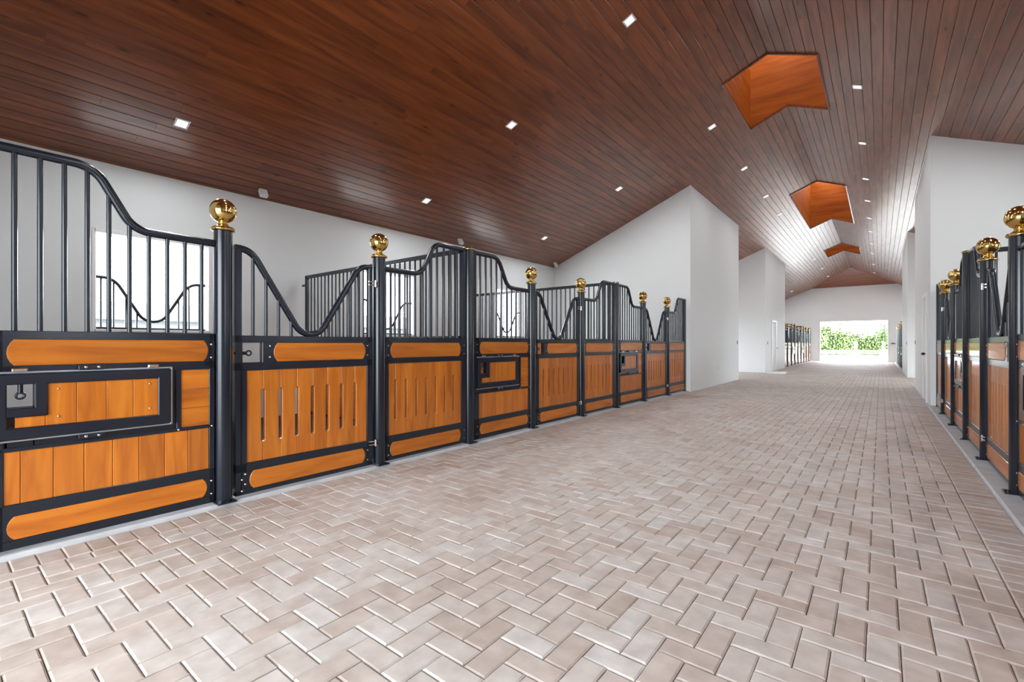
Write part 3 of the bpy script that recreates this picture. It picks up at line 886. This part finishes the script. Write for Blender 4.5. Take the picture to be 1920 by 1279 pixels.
# ------------------------------------------------------------------ room doors and wall plates
def room_door(name, label, xw, sg, y0, y1, h):
    """flush white door with casing on an aisle wall; sg is the side the aisle lies on"""
    b = MB()
    def bx(a, c, z0, z1, d0, d1): b.box(min(xw + sg * d0, xw + sg * d1), max(xw + sg * d0, xw + sg * d1), a, c, z0, z1, 0.003)
    bx(y0 - .08, y0, 0, h + .08, -.01, .022); bx(y1, y1 + .08, 0, h + .08, -.01, .022); bx(y0, y1, h, h + .08, -.01, .022)
    fr = b.build(name, 'trimwhite'); struct(fr)
    b = MB(); bx(y0 + .003, y1 - .003, 0.01, h - .003, -.01, .006); b.build('leaf', 'white', fr)
    return fr
d1 = room_door('door_1', '', mx(XBLOCK), -1, 11.95, 12.87, 2.04)
k = MB(); k.tube([(mx(XBLOCK), 12.03, .93), (mx(XBLOCK) - .045, 12.03, .93)], .012, 10); k.lathe([(0.001, .90), (.026, .912), (.03, .93), (.026, .948), (.001, .96)], (mx(XBLOCK) - .055, 12.03), 14)
k.build('knob', 'black', d1, smooth=50)
d2 = room_door('door_2', '', XBLOCK, 1, 21.75, 22.65, 2.04)
k = MB(); k.tube([(XBLOCK, 22.57, .95), (XBLOCK + .045, 22.57, .95)], .012, 10); k.lathe([(0.001, .92), (.026, .932), (.03, .95), (.026, .968), (.001, .98)], (XBLOCK + .055, 22.57), 14)
k.build('knob', 'chrome', d2, smooth=50)

def plate(label, cat, name, x, sg, y, z, mat, w=.075, h=.115):
    t = thing(name, label, cat, (x, y, z))
    MB().box(min(0, sg * .008), max(0, sg * .008), -w / 2, w / 2, -h / 2, h / 2, .002).build('cover', mat, t)
    MB().box(min(0, sg * .014), max(0, sg * .014), -w / 5, w / 5, -h / 4, h / 4, .002).build('rocker', 'trimwhite' if mat == 'trimwhite' else 'black', t)
plate('grey switch plate near far edge of the first left white wall', 'switch', 'wall_switch', XBLOCK, 1, 15.75, 1.17, 'grey')
plate('white outlet low on the first left white wall', 'outlet', 'wall_outlet', XBLOCK, 1, 13.6, .46, 'trimwhite')
plate('grey switch plate at corner of left wall past the cross aisle', 'switch', 'wall_switch', XBLOCK, 1, 20.75, 1.16, 'grey')
plate('grey switch plate at far edge of the first right white wall', 'switch', 'wall_switch', mx(XBLOCK), -1, 15.70, 1.16, 'grey')
plate('grey switch plate at corner of right wall past the cross aisle', 'switch', 'wall_switch', mx(XBLOCK), -1, 20.70, 1.15, 'grey')
t = thing('door_stop_sensor', 'slim white bar high on the right wall above the door knob', 'sensor', (mx(XBLOCK), 11.75, 2.2))
MB().box(-.05, 0, -.03, .03, -.012, .012, .003).build('arm', 'trimwhite', t); MB().box(-.012, 0, -.05, .05, -.03, .03, .003).build('mount', 'trimwhite', t)
t = thing('wall_spigot_box', 'small dark box on the end wall right of the wide doorway', 'wall box', (0.60, Y_END, 1.14))
MB().prism([(-.13, -.03), (.13, -.03), (.13, .0), (.0, .07), (-.09, .03)], -.09, 0).build('housing', 'grey', t)
MB().box(-.02, .02, -.11, -.08, -.06, -.02, .004).build('nozzle', 'chrome', t)
t = thing('floor_tray', 'white tray lying on pavers by the left corner past the cross aisle', 'tray', (-3.1, 20.2, 0.0))
b = MB(); b.box(-.28, .28, -.22, .22, 0.002, .02, .004); b.build('base', 'trimwhite', t)
b = MB(); b.box(-.30, .30, -.24, -.22, .002, .06, .003); b.box(-.30, .30, .22, .24, .002, .06, .003); b.box(-.30, -.28, -.22, .22, .002, .06, .003); b.box(.28, .30, -.22, .22, .002, .06, .003)
b.build('rim', 'trimwhite', t)

# ------------------------------------------------------------------ outside
struct(MB().box(-140, 140, -90, 180, -0.6, -0.2).build('ground_lawn', 'grass'))
struct(MB().box(-9.0, 6.0, Y_END + 0.2, 62, -0.5, -0.02).build('ground_drive', 'drive'))
struct(MB().box(-60, 50, -30, Y_NEAR, -0.5, -0.02).build('ground_forecourt', 'drive'))
for nm, xa, xb in (('left', -60, XWALL - .2), ('right', mx(XWALL) + .2, 50)):
    struct(MB().box(xa, xb, Y_NEAR, Y_END + 0.2, -0.5, -0.02).build('ground_%s_apron' % nm, 'drive'))

rng = random.Random(5)
def bush_mesh(seed, nleaf, size):
    rg = random.Random(seed); b = MB()
    for _ in range(nleaf):
        u, v = rg.random() * 2 * math.pi, math.acos(rg.uniform(-0.35, 1))
        lump = 1 + .16 * math.sin(3 * u + seed) * math.sin(2 * v + seed) + .1 * math.sin(7 * u) * math.sin(5 * v)
        r = lump * rg.uniform(0.80, 1.04)
        c = Vector((math.sin(v) * math.cos(u), math.sin(v) * math.sin(u), math.cos(v))) * r
        n = (c.normalized() + Vector((rg.uniform(-.8, .8), rg.uniform(-.8, .8), rg.uniform(-.8, .8)))).normalized()
        t1 = n.orthogonal().normalized(); t1 = Matrix.Rotation(rg.random() * 6.28, 3, n) @ t1; t2 = n.cross(t1); s = size * rg.uniform(.6, 1.3); t1 = Vector((t1.x, t1.y, t1.z * .42)); t2 = Vector((t2.x, t2.y, t2.z * .42))
        b.add([tuple(c - t1 * s), tuple(c + t2 * s * .5), tuple(c + t1 * s), tuple(c - t2 * s * .5)], [(0, 1, 2, 3)])
    return b
bm = [bush_mesh(s, 2600, .085).mesh('foliage', 'leaf') for s in (1, 2)]
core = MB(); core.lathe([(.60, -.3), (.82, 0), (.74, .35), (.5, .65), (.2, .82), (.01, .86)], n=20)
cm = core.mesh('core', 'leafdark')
HEDGE = [(-5.3, 52, 1.15, 3.9, 'tall pale shrub at left end of the hedge outside the far doorway'), (-4.0, 52.3, 1.1, 3.6, 'second tall hedge shrub from the left outside the far doorway'),
         (-2.85, 52.6, 1.0, 3.1, 'third hedge shrub, just left of the middle gate post'), (-1.8, 52.2, 0.95, 2.7, 'low hedge shrub straight behind the middle gate post'),
         (-0.8, 52.6, 0.95, 2.6, 'low hedge shrub just right of the middle gate post'), (0.2, 52.2, 1.0, 2.9, 'hedge shrub behind the right-hand gate post'), (1.3, 52.4, 1.1, 3.0, 'hedge shrub right of the right-hand gate post')]
for i, (x, y, rx, h, lab) in enumerate(HEDGE):
    t = thing('hedge_shrub', lab, 'shrub', (x, y, -.2), rng.choice((0, math.pi)), group='hedge outside the doorway')
    o = link('foliage', bm[i % 2], t); o.scale = (rx, 1.2, h); o['kind'] = 'stuff'
    o = link('core', cm, t); o.scale = (rx * .95, 1.1, h * .95)
# white rail fence with lamp-topped gate posts
def fence(label, x0, x1, y, group='low white fence outside'):
    t = thing('rail_fence', label, 'fence', (x0, y, -.02), group=group); n = max(1, round((x1 - x0) / 1.8))
    for i in range(n + 1):
        x = (x1 - x0) * i / n; MB().box(x - .06, x + .06, -.06, .06, 0, .66, .01).build('post', 'trimwhite', t)
    for z in (.16, .36, .54): MB().box(0, x1 - x0, -.02, .02, z, z + .1, .004).build('rail', 'trimwhite', t)
fence('low white rail fence left of the gate post lamp outside', -8.9, -1.73, 46)
fence('low white rail fence between the two lamp-topped gate posts', -1.33, -.02, 46)
fence('low white rail fence right of the second gate post', .38, 6, 46)
for x, lab in ((-1.53, 'white gate post with lantern, middle of the far doorway view'), (.18, 'white gate post with lantern, right edge of the far doorway view')):
    t = thing('gate_post', lab, 'gate post', (x, 45.9, -.02), group='lantern gate posts')
    MB().box(-.09, .09, -.09, .09, 0, 1.0, .01).build('shaft', 'trimwhite', t)
    MB().box(-.12, .12, -.12, .12, 1.0, 1.04, .008).build('cap', 'trimwhite', t)
    MB().lathe([(.06, 1.04), (.09, 1.10), (.09, 1.22), (.11, 1.24), (.03, 1.30), (.01, 1.34)], n=12).build('lantern', 'grey', t, smooth=40)
# two slim palm trunks and one sparse tree
for x, y, lab in ((-3.08, 56, 'slim pale palm trunk behind the hedge, left one of two'), (-2.91, 62, 'slim pale palm trunk behind the hedge, right one of two')):
    t = thing('palm_tree', lab, 'palm', (x, y, -.2), group='palms behind the hedge')
    MB().tube([(0, 0, 0), (.05, 0, 2.5), (0, .05, 5), (.1, 0, 7.5)], [.16, .13, .12, .10], 10).build('trunk', 'bark', t, smooth=60)
    fr = MB()
    for k in range(14):
        a = 2 * math.pi * k / 14 + rng.random() * .3; dr = rng.uniform(.2, .9); prev = None
        for s in range(9):
            f = s / 8; p = Vector((.1 + math.cos(a) * 2.0 * f, math.sin(a) * 2.0 * f, 7.5 + 1.0 * f - (1.2 + dr) * f * f))
            sd = Vector((-math.sin(a), math.cos(a), -.3)) * (.28 * math.sin(math.pi * min(1, f + .12)))
            cur = (tuple(p - sd), tuple(p), tuple(p + Vector((-sd.x, -sd.y, sd.z)) * -1))
            if prev: fr.add([prev[0], prev[1], cur[1], cur[0], prev[2], cur[2]], [(0, 1, 2, 3), (1, 4, 5, 2)])
            prev = cur
    o = fr.build('fronds', 'leaf', t); o['kind'] = 'stuff'
t = thing('sparse_tree', 'sparse dark-leaved tree at right side of the doorway view', 'tree', (.25, 49.5, -.2))
tr = MB(); tr.tube([(0, 0, 0), (.03, 0, 1.6), (-.02, .02, 3.1)], [.07, .055, .02], 8)
tips = []
for k in range(16):
    z = 1.5 + 1.7 * k / 16; a = k * 2.4; L = .75 - .02 * k
    p1 = Vector((math.cos(a) * L, math.sin(a) * L, z + .35)); tr.tube([(0, 0, z), tuple(p1 * .5 + Vector((0, 0, z * .5 + .05))), tuple(p1)], [.025, .016, .006], 6); tips.append(p1)
tr.build('trunk', 'leafdark', t, smooth=60)
lf = MB(); rg = random.Random(9)
for p in tips:
    for _ in range(26):
        c = p * rg.uniform(.6, 1.05) + Vector((rg.uniform(-.25, .25), rg.uniform(-.25, .25), rg.uniform(-.2, .3) + (1 - .8) * p.z * .3)); n = Vector((rg.uniform(-1, 1), rg.uniform(-1, 1), rg.uniform(-1, 1))).normalized()
        t1 = n.orthogonal().normalized(); t2 = n.cross(t1); s = .06
        lf.add([tuple(c - t1 * s), tuple(c + t2 * s * .5), tuple(c + t1 * s), tuple(c - t2 * s * .5)], [(0, 1, 2, 3)])
o = lf.build('leaves', 'leafdark', t); o['kind'] = 'stuff'
# long pale outbuilding seen through the stall windows
t = thing('outbuilding', 'long pale outbuilding seen through the left stall windows', 'building', (-38, 14, -.2))
MB().box(-4, 4, -22, 24, 0, 2.7).build('wall', 'barnm', t)
b = MB(); b.prism([(-4.6, 2.7), (4.6, 2.7), (0, 4.0)], -22.5, 24.5); b.build('roof', 'barnroof', t)
for yy in range(-18, 22, 5):
    f = MB().box(4.0, 4.04, yy, yy + 1.4, .9, 1.9, .01).build('window', 'trimwhite', t); MB().box(4.03, 4.05, yy + .08, yy + 1.32, .98, 1.82).build('pane', 'grey', f)
